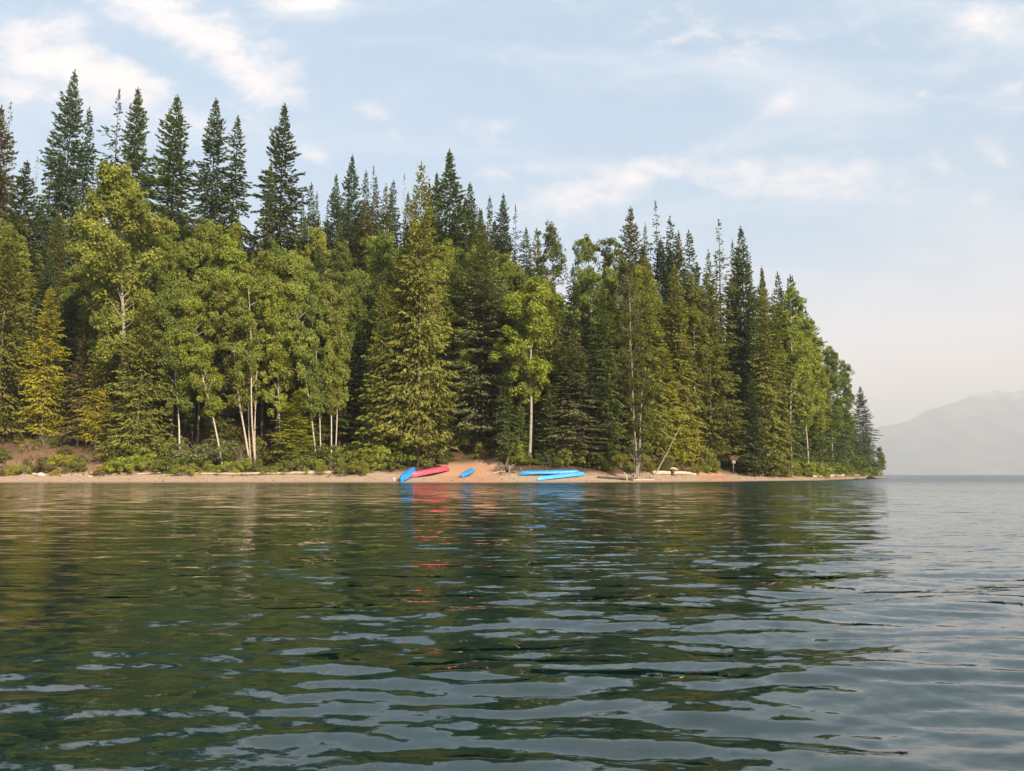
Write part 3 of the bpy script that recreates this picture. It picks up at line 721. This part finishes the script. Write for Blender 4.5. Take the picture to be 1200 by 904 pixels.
M_DRIFT = simple_mat('driftwood', (.45, .36, .27), .8, .35, 3.0, .2, .5); M_DRIFTD = simple_mat('dark_wood', (.10, .075, .055), .85, .4, 5, .2, .5)
M_PALE = simple_mat('weathered_wood', (.50, .40, .29), .8, .3, 4, .2, .4); M_GREYW = simple_mat('grey_wood', (.27, .225, .18), .85, .4, 6, .2, .6)
def log(name, pts, r0, r1, mat, label, cat, seed=0, branches=0, group=None):
    g = np.random.default_rng(seed); pts = [np.array(p, float) for p in pts]
    tt = np.linspace(0, 1, 18); src = np.linspace(0, 1, len(pts))
    Pp = np.stack([np.interp(tt, src, [p[i] for p in pts]) for i in range(3)], 1)
    Lg = np.linalg.norm(Pp[-1]-Pp[0]); Pp[1:-1] += g.normal(0, min(.03, .004*Lg), (16, 3))
    rr = (r0+(r1-r0)*tt)*(1+g.normal(0, .06, 18))
    b = MB(); org = Pp[0].copy(); Pp = Pp-org
    b.tube(Pp, rr, 9)
    for k in range(branches):
        i = g.integers(3, 16); d = g.normal(0, 1, 3); d[2] = abs(d[2]); d /= np.linalg.norm(d); l = g.uniform(.2, .8)
        b.tube([Pp[i], Pp[i]+d*l*.5, Pp[i]+d*l+[0, 0, -.05]], [rr[i]*.35, rr[i]*.25, .008], 5)
    o = link(name, b.mesh(name, [mat], True)); o.location = org
    tag(o, label, cat, group); return o
def up(p, dz): return (p[0], p[1], p[2]+dz)
def onl(px, v, r=0.0): p = along(px, v); return (p.x, p.y, gz(p.x, p.y)+r)
log('driftwood_log', [onl(206, 557.2, .12), onl(280, 557, .14), onl(340, 556.2, .14), onl(392, 555.6, .12)], .12, .17, M_DRIFT, 'long pale driftwood log lying along the top of the sand', 'log', 1, 3)
log('driftwood_log', [onl(355, 554.6, .15), onl(410, 555.2, .13)], .14, .1, M_DRIFT, 'shorter pale log overlapping the end of the long driftwood log', 'log', 2, 2)
log('driftwood_log', [onl(160, 557, .08), onl(188, 555.5, .12)], .1, .06, M_DRIFT, 'thin pale driftwood stick beside the small rocks', 'log', 3, 3)
log('driftwood_log', [onl(190, 558, .06), onl(214, 557.5, .07), onl(232, 556.6, .1)], .07, .05, M_DRIFT, 'bent grey stick touching the near end of the long log', 'log', 4, 3)
log('driftwood_log', [onl(765, 556.8, .22), onl(800, 556.4, .22), onl(815, 557.2, .12)], .27, .16, M_PALE, 'thick smooth pale log behind the leaning bare trunk', 'log', 5, 0)
log('driftwood_log', [onl(953, 559.8, .2), onl(985, 559.0, .25), onl(1018, 558.0, .3)], .22, .34, M_PALE, 'long bleached log on the low spit near the point', 'log', 6, 3)
log('driftwood_log', [onl(700, 560.5, .1), onl(722, 562, .1), onl(742, 563.6, .08)], .12, .16, M_DRIFTD, 'dark wet log below the bare-rooted tree', 'log', 7, 3)
log('driftwood_log', [onl(742, 563.4, .05), onl(756, 563.6, .08), onl(766, 563.0, .06)], .09, .07, M_PALE, 'low pale root snaking over the sand to the leaning trunk', 'driftwood', 8, 1)
log('driftwood_stick', [onl(735, 563.6, .0), up(onl(734, 563.6), .5), up(onl(731.5, 563), .75)], .07, .09, M_PALE, 'short curved pale branch standing out of the sand', 'driftwood', 9, 0)
p = onl(764, 562.5)
top = P(798, 498, p[1]+2.4)
log('leaning_trunk', [p, tuple((np.array(p)*.55+np.array(top)*.45)+[.05, 0, -.12]), top], .09, .03, M_GREYW, 'bare grey trunk leaning up from the beach over the pale log', 'dead tree', 10, 4)
# stump with a pale cap resting on the thick log
bp_ = onl(788, 557.4)
root = bpy.data.objects.new('stump', None); COL.objects.link(root); root.location = bp_; root.rotation_euler = (0, R(8), 0)
b = MB(); zt = np.linspace(-.1, .75, 9); b.tube(np.stack([np.sin(zt*5)*.05-.10*zt, zt*0, zt], 1), .16+.10*np.abs(zt-.2)+.05*np.sin(zt*17), 9)
for a_ in (0.4, 1.6, 2.9, 4.2, 5.4): b.tube([(0, 0, .12), (math.cos(a_)*.3, math.sin(a_)*.3, .04), (math.cos(a_)*.5, math.sin(a_)*.5, -.08)], [.09, .06, .02], 6)
link('stump_body', b.mesh('stump_body', [M_DRIFTD], True), root)
b = MB(); b.tube([(-.42, 0, .72), (-.15, .02, .84), (.15, 0, .86), (.42, -.02, .78), (.6, 0, .74)], [.10, .15, .15, .12, .07], 9)
link('broken_slab', b.mesh('broken_slab', [M_PALE], True), root)
tag(root, 'dark upright stump capped by a pale slab in front of the thick log', 'stump')
# upturned root mass
g = np.random.default_rng(15); rp = onl(592, 554); root = bpy.data.objects.new('root_mass', None); COL.objects.link(root); root.location = rp; root.scale = (.85, .85, .8)
b = MB()
for k in range(58):
    a_ = g.uniform(-.25, PI+.25); l = g.uniform(.6, 1.55); q = np.array([math.cos(a_)*l*1.15, g.normal(0, .35), math.sin(a_)*l*.95+.35])
    mid = q*.5+g.normal(0, .16, 3); b.tube([(g.normal(0, .15), .2, .5), mid, q, q+g.normal(0, .18, 3)], [.09, .05, .028, .008], 5)
link('roots', b.mesh('roots', [M_GREYW], True), root)
b = MB(); b.tube([(0, .1, .5), (.4, 1.6, .75), (.7, 3.6, 1.1)], [.5, .3, .22], 10); link('trunk', b.mesh('trunk_fallen', [M_GREYW], True), root)
tag(root, 'upturned tangle of grey roots at the top of the sand', 'uprooted stump')
for i, (a_, b__, lab) in enumerate([((577, 556.5), (592, 552.5), 'thin bleached branch leaning against the upturned roots'), ((584, 557.5), (600, 555.2), 'forked dark branch on the sand below the upturned roots'), ((596, 556), (599, 546), 'stout pale stub standing at the edge of the upturned roots')]):
    A = onl(*a_, .08); B = P(b__[0], b__[1], A[1]+.5)
    log('driftwood_branch', [A, tuple((np.array(A)+np.array(B))/2+[0, 0, .1]), B], .07, .05 if i < 2 else .1, [M_PALE, M_GREYW, M_GREYW][i], lab, 'driftwood', 20+i, 5)

# bare-rooted double tree by the leaning trunk
rp = onl(744, 562.8); root = bpy.data.objects.new('bare_rooted_tree', None); COL.objects.link(root); root.location = rp
b = MB(); g = np.random.default_rng(33)
def stem(dx0, tops, r):
    pts = []
    for (u, v) in tops:
        q = P(u, v, rp[1]+1.0); pts.append((q[0]-rp[0], q[1]-rp[1], q[2]-rp[2]))
    tt = np.linspace(0, 1, 20); src = np.linspace(0, 1, len(pts)); Q_ = np.stack([np.interp(tt, src, [p[i] for p in pts]) for i in range(3)], 1); Q_[1:] += g.normal(0, .03, (19, 3))
    b.tube(Q_, r*(1-.75*tt), 8); return Q_
q1 = stem(0, [(746, 562), (749, 540), (750, 500), (752, 460), (757, 430)], .15)
q2 = stem(0, [(745, 562), (747, 545), (743, 500), (741, 440), (739, 400), (738, 355)], .16)
for Q_ in (q1, q2):
    for k in range(30):
        i = g.integers(4, 19); a_ = g.uniform(0, 6.28); l = g.uniform(.5, 1.8)
        b.tube([Q_[i], Q_[i]+[math.cos(a_)*l*.5, math.sin(a_)*l*.5, .12], Q_[i]+[math.cos(a_)*l, math.sin(a_)*l, -.1]], [.035, .02, .006], 4)
for k in range(9):
    a_ = g.uniform(0, 6.28); l = g.uniform(.7, 1.7); b.tube([(0, .4, .7), (math.cos(a_)*l*.4, .2+math.sin(a_)*l*.3, .35), (math.cos(a_)*l, math.sin(a_)*l*.6, -.05-.0*l)], [.12, .09, .03], 6)
o = link('trunk', b.mesh('rooted_trunk', [M_GREYW], True), root)
cen = np.vstack([q1[8:], q2[7:]]); cen = np.repeat(cen, 5, 0)+g.normal(0, .85, (len(cen)*5, 3))
V, Q, v, w = leafclumps(g, cen, g.uniform(.3, .7, len(cen)), 90, .1, .7, .6)
o = link('crown', mesh_np('rooted_crown', V, Q, [M_DEC], {'v': v, 'w': w}), root); o.color = (.12, .13, .03, 1)
tag(root, 'grey two-stemmed tree with exposed roots at the water beside the leaning trunk', 'tree')

# rocks
def rock(px, v, s, col, label, flat=.55, seed=0):
    g = np.random.default_rng(seed); n, k = 9, 14; V = []
    p = along(px, v)
    for i in range(n):
        ph = PI*i/(n-1)
        for j in range(k):
            th = 2*PI*j/k; d = np.array([math.sin(ph)*math.cos(th), math.sin(ph)*math.sin(th), math.cos(ph)])
            r = s*(1+.16*math.sin(3*d[0]*2+seed)+.12*math.sin(4*d[1]+seed*2)+.10*math.cos(5*d[2]+d[0]*3)); V.append(d*r*[1.25, .9, flat])
    F = [(i*k+j, i*k+(j+1) % k, (i+1)*k+(j+1) % k, (i+1)*k+j) for i in range(n-1) for j in range(k)]
    b = MB(); b.add(V, F); o = link('rock', b.mesh('rock', [simple_mat('rock', col, .9, .35, 3, .2, .6)], False)); o.location = (p.x, p.y, gz(p.x, p.y)+s*flat*.45)
    tag(o, label, 'rock', 'rocks on the shore')
rock(47, 558, .42, (.5, .42, .32), 'pale boulder on the gravel bank, biggest there', seed=1)
rock(40, 556.5, .25, (.5, .42, .32), 'small pale rock tucked behind the biggest gravel bank boulder', seed=2)
rock(105, 559.5, .2, (.55, .45, .33), 'small buff rock at the foot of the yellow bush', seed=3)
rock(64, 550, .3, (.38, .25, .18), 'reddish rock part way up the gravel bank', seed=4)
rock(20, 551, .28, (.36, .24, .18), 'reddish rock highest on the gravel bank', seed=5)
rock(893.5, 558, .34, (.62, .57, .5), 'white stone at the beach edge below the golden bush', .7, seed=6)
rock(907, 551, .18, (.6, .55, .5), 'small white stone uphill of the larger white stone', seed=7)
rock(924, 558, .3, (.2, .15, .13), 'dark rock under the many-stemmed birch', seed=8)
rock(792, 558.5, .14, (.25, .2, .17), 'fist-sized dark stone in front of the pale log', seed=9)
# driftwood standing out of the water near the point
Yd = CAMH*F/5.0
q = P(1022, 561.3, Yd)
b = MB(); b.tube([(-1.0, 0, -.25), (-.7, 0, .18), (-.35, 0, .42), (-.2, 0, .25), (.3, 0, .16), (.85, 0, .02), (1.3, 0, -.25)], [.16, .30, .25, .32, .27, .18, .07], 9)
b.tube([(-.35, 0, .3), (-.55, 0, .62), (-.3, 0, .74)], [.12, .09, .04], 6)
o = link('deadhead', b.mesh('deadhead', [simple_mat('black_wood', (.02, .017, .015), .8)], True)); o.location = (q[0], Yd, 0); tag(o, 'black snag of wood poking out of the water off the point', 'driftwood')
q = P(1004, 561.5, Yd)
b = MB(); b.tube([(-.7, 0, -.1), (-.3, 0, .07), (.3, 0, .09), (.8, 0, -.1)], [.05, .09, .09, .04], 8)
o = link('deadhead', b.mesh('deadhead_low', [M_DRIFTD], True)); o.location = (q[0], Yd, 0); tag(o, 'low dark floating stick between the spit and the black snag', 'driftwood')
# white bottle-like marker on the waterline beside the first canoe
q = onl(462, 563.5)
b = MB(); b.tube([(0, 0, -.1), (0, 0, .25), (0, 0, .32)], [.07, .07, .04], 8); o = link('shore_marker', b.mesh('marker', [simple_mat('white_plastic', (.8, .78, .72), .5)], True)); o.location = q
tag(o, 'small white marker stub in the sand beside the blue canoe at the waterline', 'marker')

# ------------------------------------------------------------------ sign
sp_ = onl(859.6, 555.2); Ys = sp_[1]
mpp = Ys/F*1.01
root = bpy.data.objects.new('sign_post', None); COL.objects.link(root); root.location = sp_
zc = lambda v: P(860, v, Ys)[2]-sp_[2]
b = MB(); b.box((0, 0, zc(540)/2-.15), (.11, .10, zc(534)+.3)); link('post', b.mesh('post', [M_GREYW]), root)
wb = 9.6*mpp; hb = 6.0*mpp
b = MB(); b.box((.06, -.08, (zc(533.8)+zc(539.6))/2), (wb, .035, hb)); sgn = link('sign_board', b.mesh('sign_board', [simple_mat('red_board', (.42, .17, .15), .6, .25, 3)]), root)
ROWS = [(.24, .8), (.06, .62), (-.10, .7), (-.26, .45)]
b = MB(); g = np.random.default_rng(4)
zc0 = (zc(533.8)+zc(539.6))/2
for r_, ww in ROWS:   # rows of unreadable lettering
    x = -ww*wb/2
    while x < ww*wb/2:
        l = g.uniform(.03, .07)
        for k in range(2): b.box((.06+x+l/2, -.1015, zc0+r_*hb+(k-.5)*.03), (l, .004, .014))
        b.box((.06+x+l*.3, -.1015, zc0+r_*hb), (.014, .0035, .034))
        x += l+.03
link('lettering', b.mesh('lettering', [simple_mat('letter_white', (.7, .62, .56), .6, .1)]), sgn)
b = MB(); b.box((.06, -.08, (zc(540.4)+zc(543.4))/2), (4.2*mpp, .03, 3.2*mpp)); link('notice_plate', b.mesh('notice_plate', [simple_mat('notice_white', (.78, .76, .72), .5, .08)]), root)
tag(root, 'wooden post with a reddish board above a small white notice', 'sign')

# pebbles and twigs on the sand
g = np.random.default_rng(66); N = 5200; Xr = g.uniform(-62, 60, N); Yr = np.interp(Xr, SHn[:13, 0], SHn[:13, 1])+g.random(N)*9
dd = sdist(Xr, Yr); k_ = (dd > .1) & (dd < 8.5); Xr, Yr = Xr[k_], Yr[k_]; N = len(Xr)
c = np.stack([Xr, Yr, ground(Xr, Yr)+.015], 1); s_ = g.uniform(.015, .05, N)+.09*(g.random(N) > .97)
ov = np.array([(1, 0, 0), (0, 1, 0), (-1, 0, 0), (0, -1, 0), (0, 0, .7), (0, 0, -.7)]); rs = g.uniform(.6, 1.6, (N, 1, 3))
V = (c[:, None, :]+ov[None]*s_[:, None, None]*rs).reshape(-1, 3)
of = np.array([(0, 1, 4), (1, 2, 4), (2, 3, 4), (3, 0, 4), (1, 0, 5), (2, 1, 5), (3, 2, 5), (0, 3, 5)])
Fp = (np.arange(N)[:, None, None]*6+of[None]).reshape(-1, 3)
o = link('pebbles', mesh_np('pebbles', V, Fp, [simple_mat('pebble', (.26, .19, .15), .9, .5, 2)])); tag(o, 'small stones and bits of bark scattered over the sand', 'pebbles', kind='stuff')

# ------------------------------------------------------------------ far mountain
def mountain(name, prof, Y, depth, col, seed):
    g = np.random.default_rng(seed); nu, nv = 260, 60
    us = np.linspace(prof[0][0], prof[-1][0], nu); vs = np.interp(us, [p[0] for p in prof], [p[1] for p in prof])
    V = []
    ph = g.uniform(0, 6, 12)
    for j in range(nv):
        s = j/(nv-1)          # 0 front foot, .6 ridge, 1 back
        for i in range(nu):
            X, _, Zr = P(us[i], vs[i], Y)
            Zr = max(Zr, 2)
            k = s/.6 if s < .6 else (1-s)/.4
            yy = Y-depth*.6+depth*s
            rid = sum(math.sin(X*f_+ph[q]+s*5*(q % 3))*a_ for q, (f_, a_) in enumerate(((.0021, .10), (.0047, .09), (.011, .05), (.023, .03))))
            z = Zr*(k**.9)*(1+rid*math.sin(PI*min(1, k))*(1-abs(k-1)*0))+(rid*.12*Zr if abs(k-1) > .01 else 0)*k
            z += g.normal(0, 2.5)*k
            V.append((X, yy, max(-8, z-6*(1-k))))
    I = np.arange(nu*nv).reshape(nv, nu); Q = np.stack([I[:-1, :-1], I[:-1, 1:], I[1:, 1:], I[1:, :-1]], -1).reshape(-1, 4)
    m, nt = newmat(name); t = NT(nt); geo = t.n('ShaderNodeNewGeometry'); sx = t.n('ShaderNodeSeparateXYZ'); t.l(geo.outputs['Position'], sx.inputs[0])
    nz = t.noise(geo.outputs['Position'], .004, 5, .6)
    sn = t.m('MULTIPLY', t.ramp(sx.outputs[2], 600, 950), t.m('MULTIPLY', t.ramp(nz, .5, .6), .35))
    c = t.mix(t.ramp(nz, .4, .6), rgb(.07, .10, .12), rgb(.17, .18, .19)); c = t.mix(sn, c, rgb(.75, .76, .8))
    d = t.n('ShaderNodeBsdfDiffuse'); t.l(c, d.inputs[0]); o = t.n('ShaderNodeOutputMaterial'); t.l(d.outputs[0], o.inputs[0])
    ob = link(name, mesh_np(name, V, Q, [m], smooth=True)); tag(ob, kind='structure')
mountain('mountain', [(840, 560), (930, 535), (985, 516), (1030, 500), (1060, 494), (1085, 482), (1105, 474), (1125, 465), (1140, 461), (1160, 457), (1166, 455), (1176, 458.5), (1185, 460), (1200, 460), (1225, 468), (1260, 474), (1320, 480), (1400, 470), (1500, 490), (1600, 510)], 8600, 3000, None, 3)

# ------------------------------------------------------------------ haze
b = MB(); b.box((0, 1500, 535), (26000, 20000, 1104)); m, nt = newmat('haze'); t = NT(nt)
pv = t.n('ShaderNodeVolumePrincipled'); pv.inputs['Color'].default_value = rgb(.80, .83, .86); pv.inputs['Density'].default_value = 2.35e-4; pv.inputs['Anisotropy'].default_value = 0.0
o_ = t.n('ShaderNodeOutputMaterial'); t.l(pv.outputs[0], o_.inputs['Volume'])
hz = link('haze', b.mesh('haze', [m])); tag(hz, kind='stuff')
HAZE_Z = -10.0
hz.location.z = 0

# ------------------------------------------------------------------ light
SUN_EL, SUN_AZ = R(30), R(38)   # azimuth: to the right of straight behind the camera
sdv = Vector((math.sin(SUN_AZ)*math.cos(SUN_EL), -math.cos(SUN_AZ)*math.cos(SUN_EL), math.sin(SUN_EL)))
sl = bpy.data.lights.new('sun', 'SUN'); sl.energy = 4.9; sl.angle = R(.53); sl.color = (1, .86, .66)
so = bpy.data.objects.new('sun', sl); COL.objects.link(so); so.rotation_euler = sdv.to_track_quat('Z', 'Y').to_euler()
w = bpy.data.worlds.new('World'); C.world = w; w.use_nodes = True; nt = w.node_tree; nt.nodes.clear(); t = NT(nt)
sky = t.n('ShaderNodeTexSky', sky_type='NISHITA'); sky.sun_disc = False; sky.sun_elevation = SUN_EL
sky.sun_rotation = math.atan2(sdv.x, sdv.y); sky.altitude = 500; sky.air_density = 1.0; sky.dust_density = 1.6; sky.ozone_density = 1.0
tc = t.n('ShaderNodeTexCoord'); dirv = tc.outputs['Generated']
sx = t.n('ShaderNodeSeparateXYZ'); t.l(dirv, sx.inputs[0])
yy = t.m('MAXIMUM', t.m('ABSOLUTE', sx.outputs[1]), .05)
U = t.m('DIVIDE', sx.outputs[0], yy); Vv = t.m('DIVIDE', sx.outputs[2], yy)
cmb = t.n('ShaderNodeCombineXYZ'); t.l(U, cmb.inputs[0]); t.l(Vv, cmb.inputs[1])
mp = t.n('ShaderNodeMapping'); t.l(cmb.outputs[0], mp.inputs[0]); mp.inputs['Scale'].default_value = (1, 1.7, 1); mp.inputs['Rotation'].default_value = (0, 0, R(-24))
nA = t.noise(mp.outputs[0], 5.0, 8, .62, dist=.5); nB = t.noise(mp.outputs[0], 19.0, 8, .68, dist=.3)
mp2 = t.n('ShaderNodeMapping'); t.l(cmb.outputs[0], mp2.inputs[0]); mp2.inputs['Scale'].default_value = (1, 3.2, 1); mp2.inputs['Rotation'].default_value = (0, 0, R(-32)); mp2.inputs['Location'].default_value = (3.3, 1.2, 0)
nC = t.noise(mp2.outputs[0], 2.6, 7, .6, dist=.8)
def uv(px, v): r_ = ray(px, v); return r_[0]/r_[1], r_[2]/r_[1]
BL = [ # px, py, half length px, half width px, angle deg (positive = rising to the right), strength
 (235, 45, 150, 34, -30, 1.0), (110, 85, 130, 30, -14, .95), (30, 40, 70, 26, 5, .7), (290, 95, 55, 24, -25, .8), (360, 4, 55, 12, 0, .8), (370, 181, 26, 12, -10, .7), (465, 162, 18, 10, -35, .55), (430, 130, 40, 12, -15, .35),
 (590, 150, 60, 14, 5, .3), (760, 205, 90, 24, 12, .62), (680, 235, 60, 22, 10, .6), (900, 205, 150, 24, -2, .48), (1080, 190, 110, 30, 4, .5), (890, 140, 95, 13, 38, .4), (800, 60, 60, 40, 50, .18), (1170, 25, 60, 32, 5, .85), (1190, 105, 40, 26, 10, .55), (1000, 365, 70, 16, -5, .35), (920, 60, 130, 36, 20, .22), (210, 140, 90, 26, -20, .45), (20, 105, 60, 16, 0, .6)]
acc = None
for (bx, by, hl, hw, an, st) in BL:
    u0, v0 = uv(bx, by); a_ = R(an); ca, sa = math.cos(a_), math.sin(a_)
    du = t.m('SUBTRACT', U, u0); dv = t.m('SUBTRACT', Vv, v0)
    p_ = t.m('MULTIPLY_ADD', du, ca*F/hl, t.m('MULTIPLY', dv, sa*F/hl)); q_ = t.m('MULTIPLY_ADD', dv, ca*F/hw, t.m('MULTIPLY', du, -sa*F/hw))
    e_ = t.m('MULTIPLY', t.m('POWER', 2.718, t.m('MULTIPLY', t.m('MULTIPLY_ADD', p_, p_, t.m('MULTIPLY', q_, q_)), -.8)), st)
    acc = e_ if acc is None else t.m('MAXIMUM', acc, e_)
cov = t.m('ADD', t.m('MULTIPLY', acc, 1.0), t.m('ADD', t.m('MULTIPLY', t.m('SUBTRACT', nA, .5), 1.9), t.m('MULTIPLY', t.m('SUBTRACT', nB, .5), 1.3)))
cl = t.m('MULTIPLY', t.ramp(cov, .12, 1.0), .9)
skc = t.vm('SCALE', sky.outputs[0], scale=.082)
veil = t.mix(.45, skc, rgb(.33, .475, .60))
hz_ = t.ramp(sx.outputs[2], .30, -.02)
veil = t.mix(t.m('MULTIPLY', hz_, .85), veil, rgb(1.1, .76, .65))
thin = t.m('MINIMUM', t.m('ADD', t.m('MULTIPLY', t.ramp(nC, .44, .72), .32), t.m('MULTIPLY', t.ramp(sx.outputs[2], .52, .72), .32)), .8)  # thin cloud streaks, plus a high layer added above view to brighten reflections
veil = t.mix(thin, veil, rgb(.56, .535, .54))
cc = t.mix(cl, veil, rgb(.60, .535, .515))
bg = t.n('ShaderNodeBackground'); t.l(cc, bg.inputs[0]); bg.inputs[1].default_value = 1.0
wo = t.n('ShaderNodeOutputWorld'); t.l(bg.outputs[0], wo.inputs[0])

vs_ = C.view_settings; vs_.view_transform = 'Standard'; vs_.look = 'None'; vs_.gamma = 1; vs_.exposure = 1.2; vs_.use_curve_mapping = False
C.render.engine = 'CYCLES'
cy = C.cycles
cy.max_bounces = 5; cy.diffuse_bounces = 3; cy.glossy_bounces = 2; cy.transmission_bounces = 2; cy.transparent_max_bounces = 4; cy.volume_bounces = 0
cy.caustics_reflective = False; cy.caustics_refractive = False
cy.use_adaptive_sampling = True; cy.adaptive_threshold = .02
cy.use_denoising = True
try: cy.denoiser = 'OPENIMAGEDENOISE'
except Exception: pass
cy.sample_clamp_indirect = 4.0
print('trees', len(TREES), 'bushes', len(BSH))
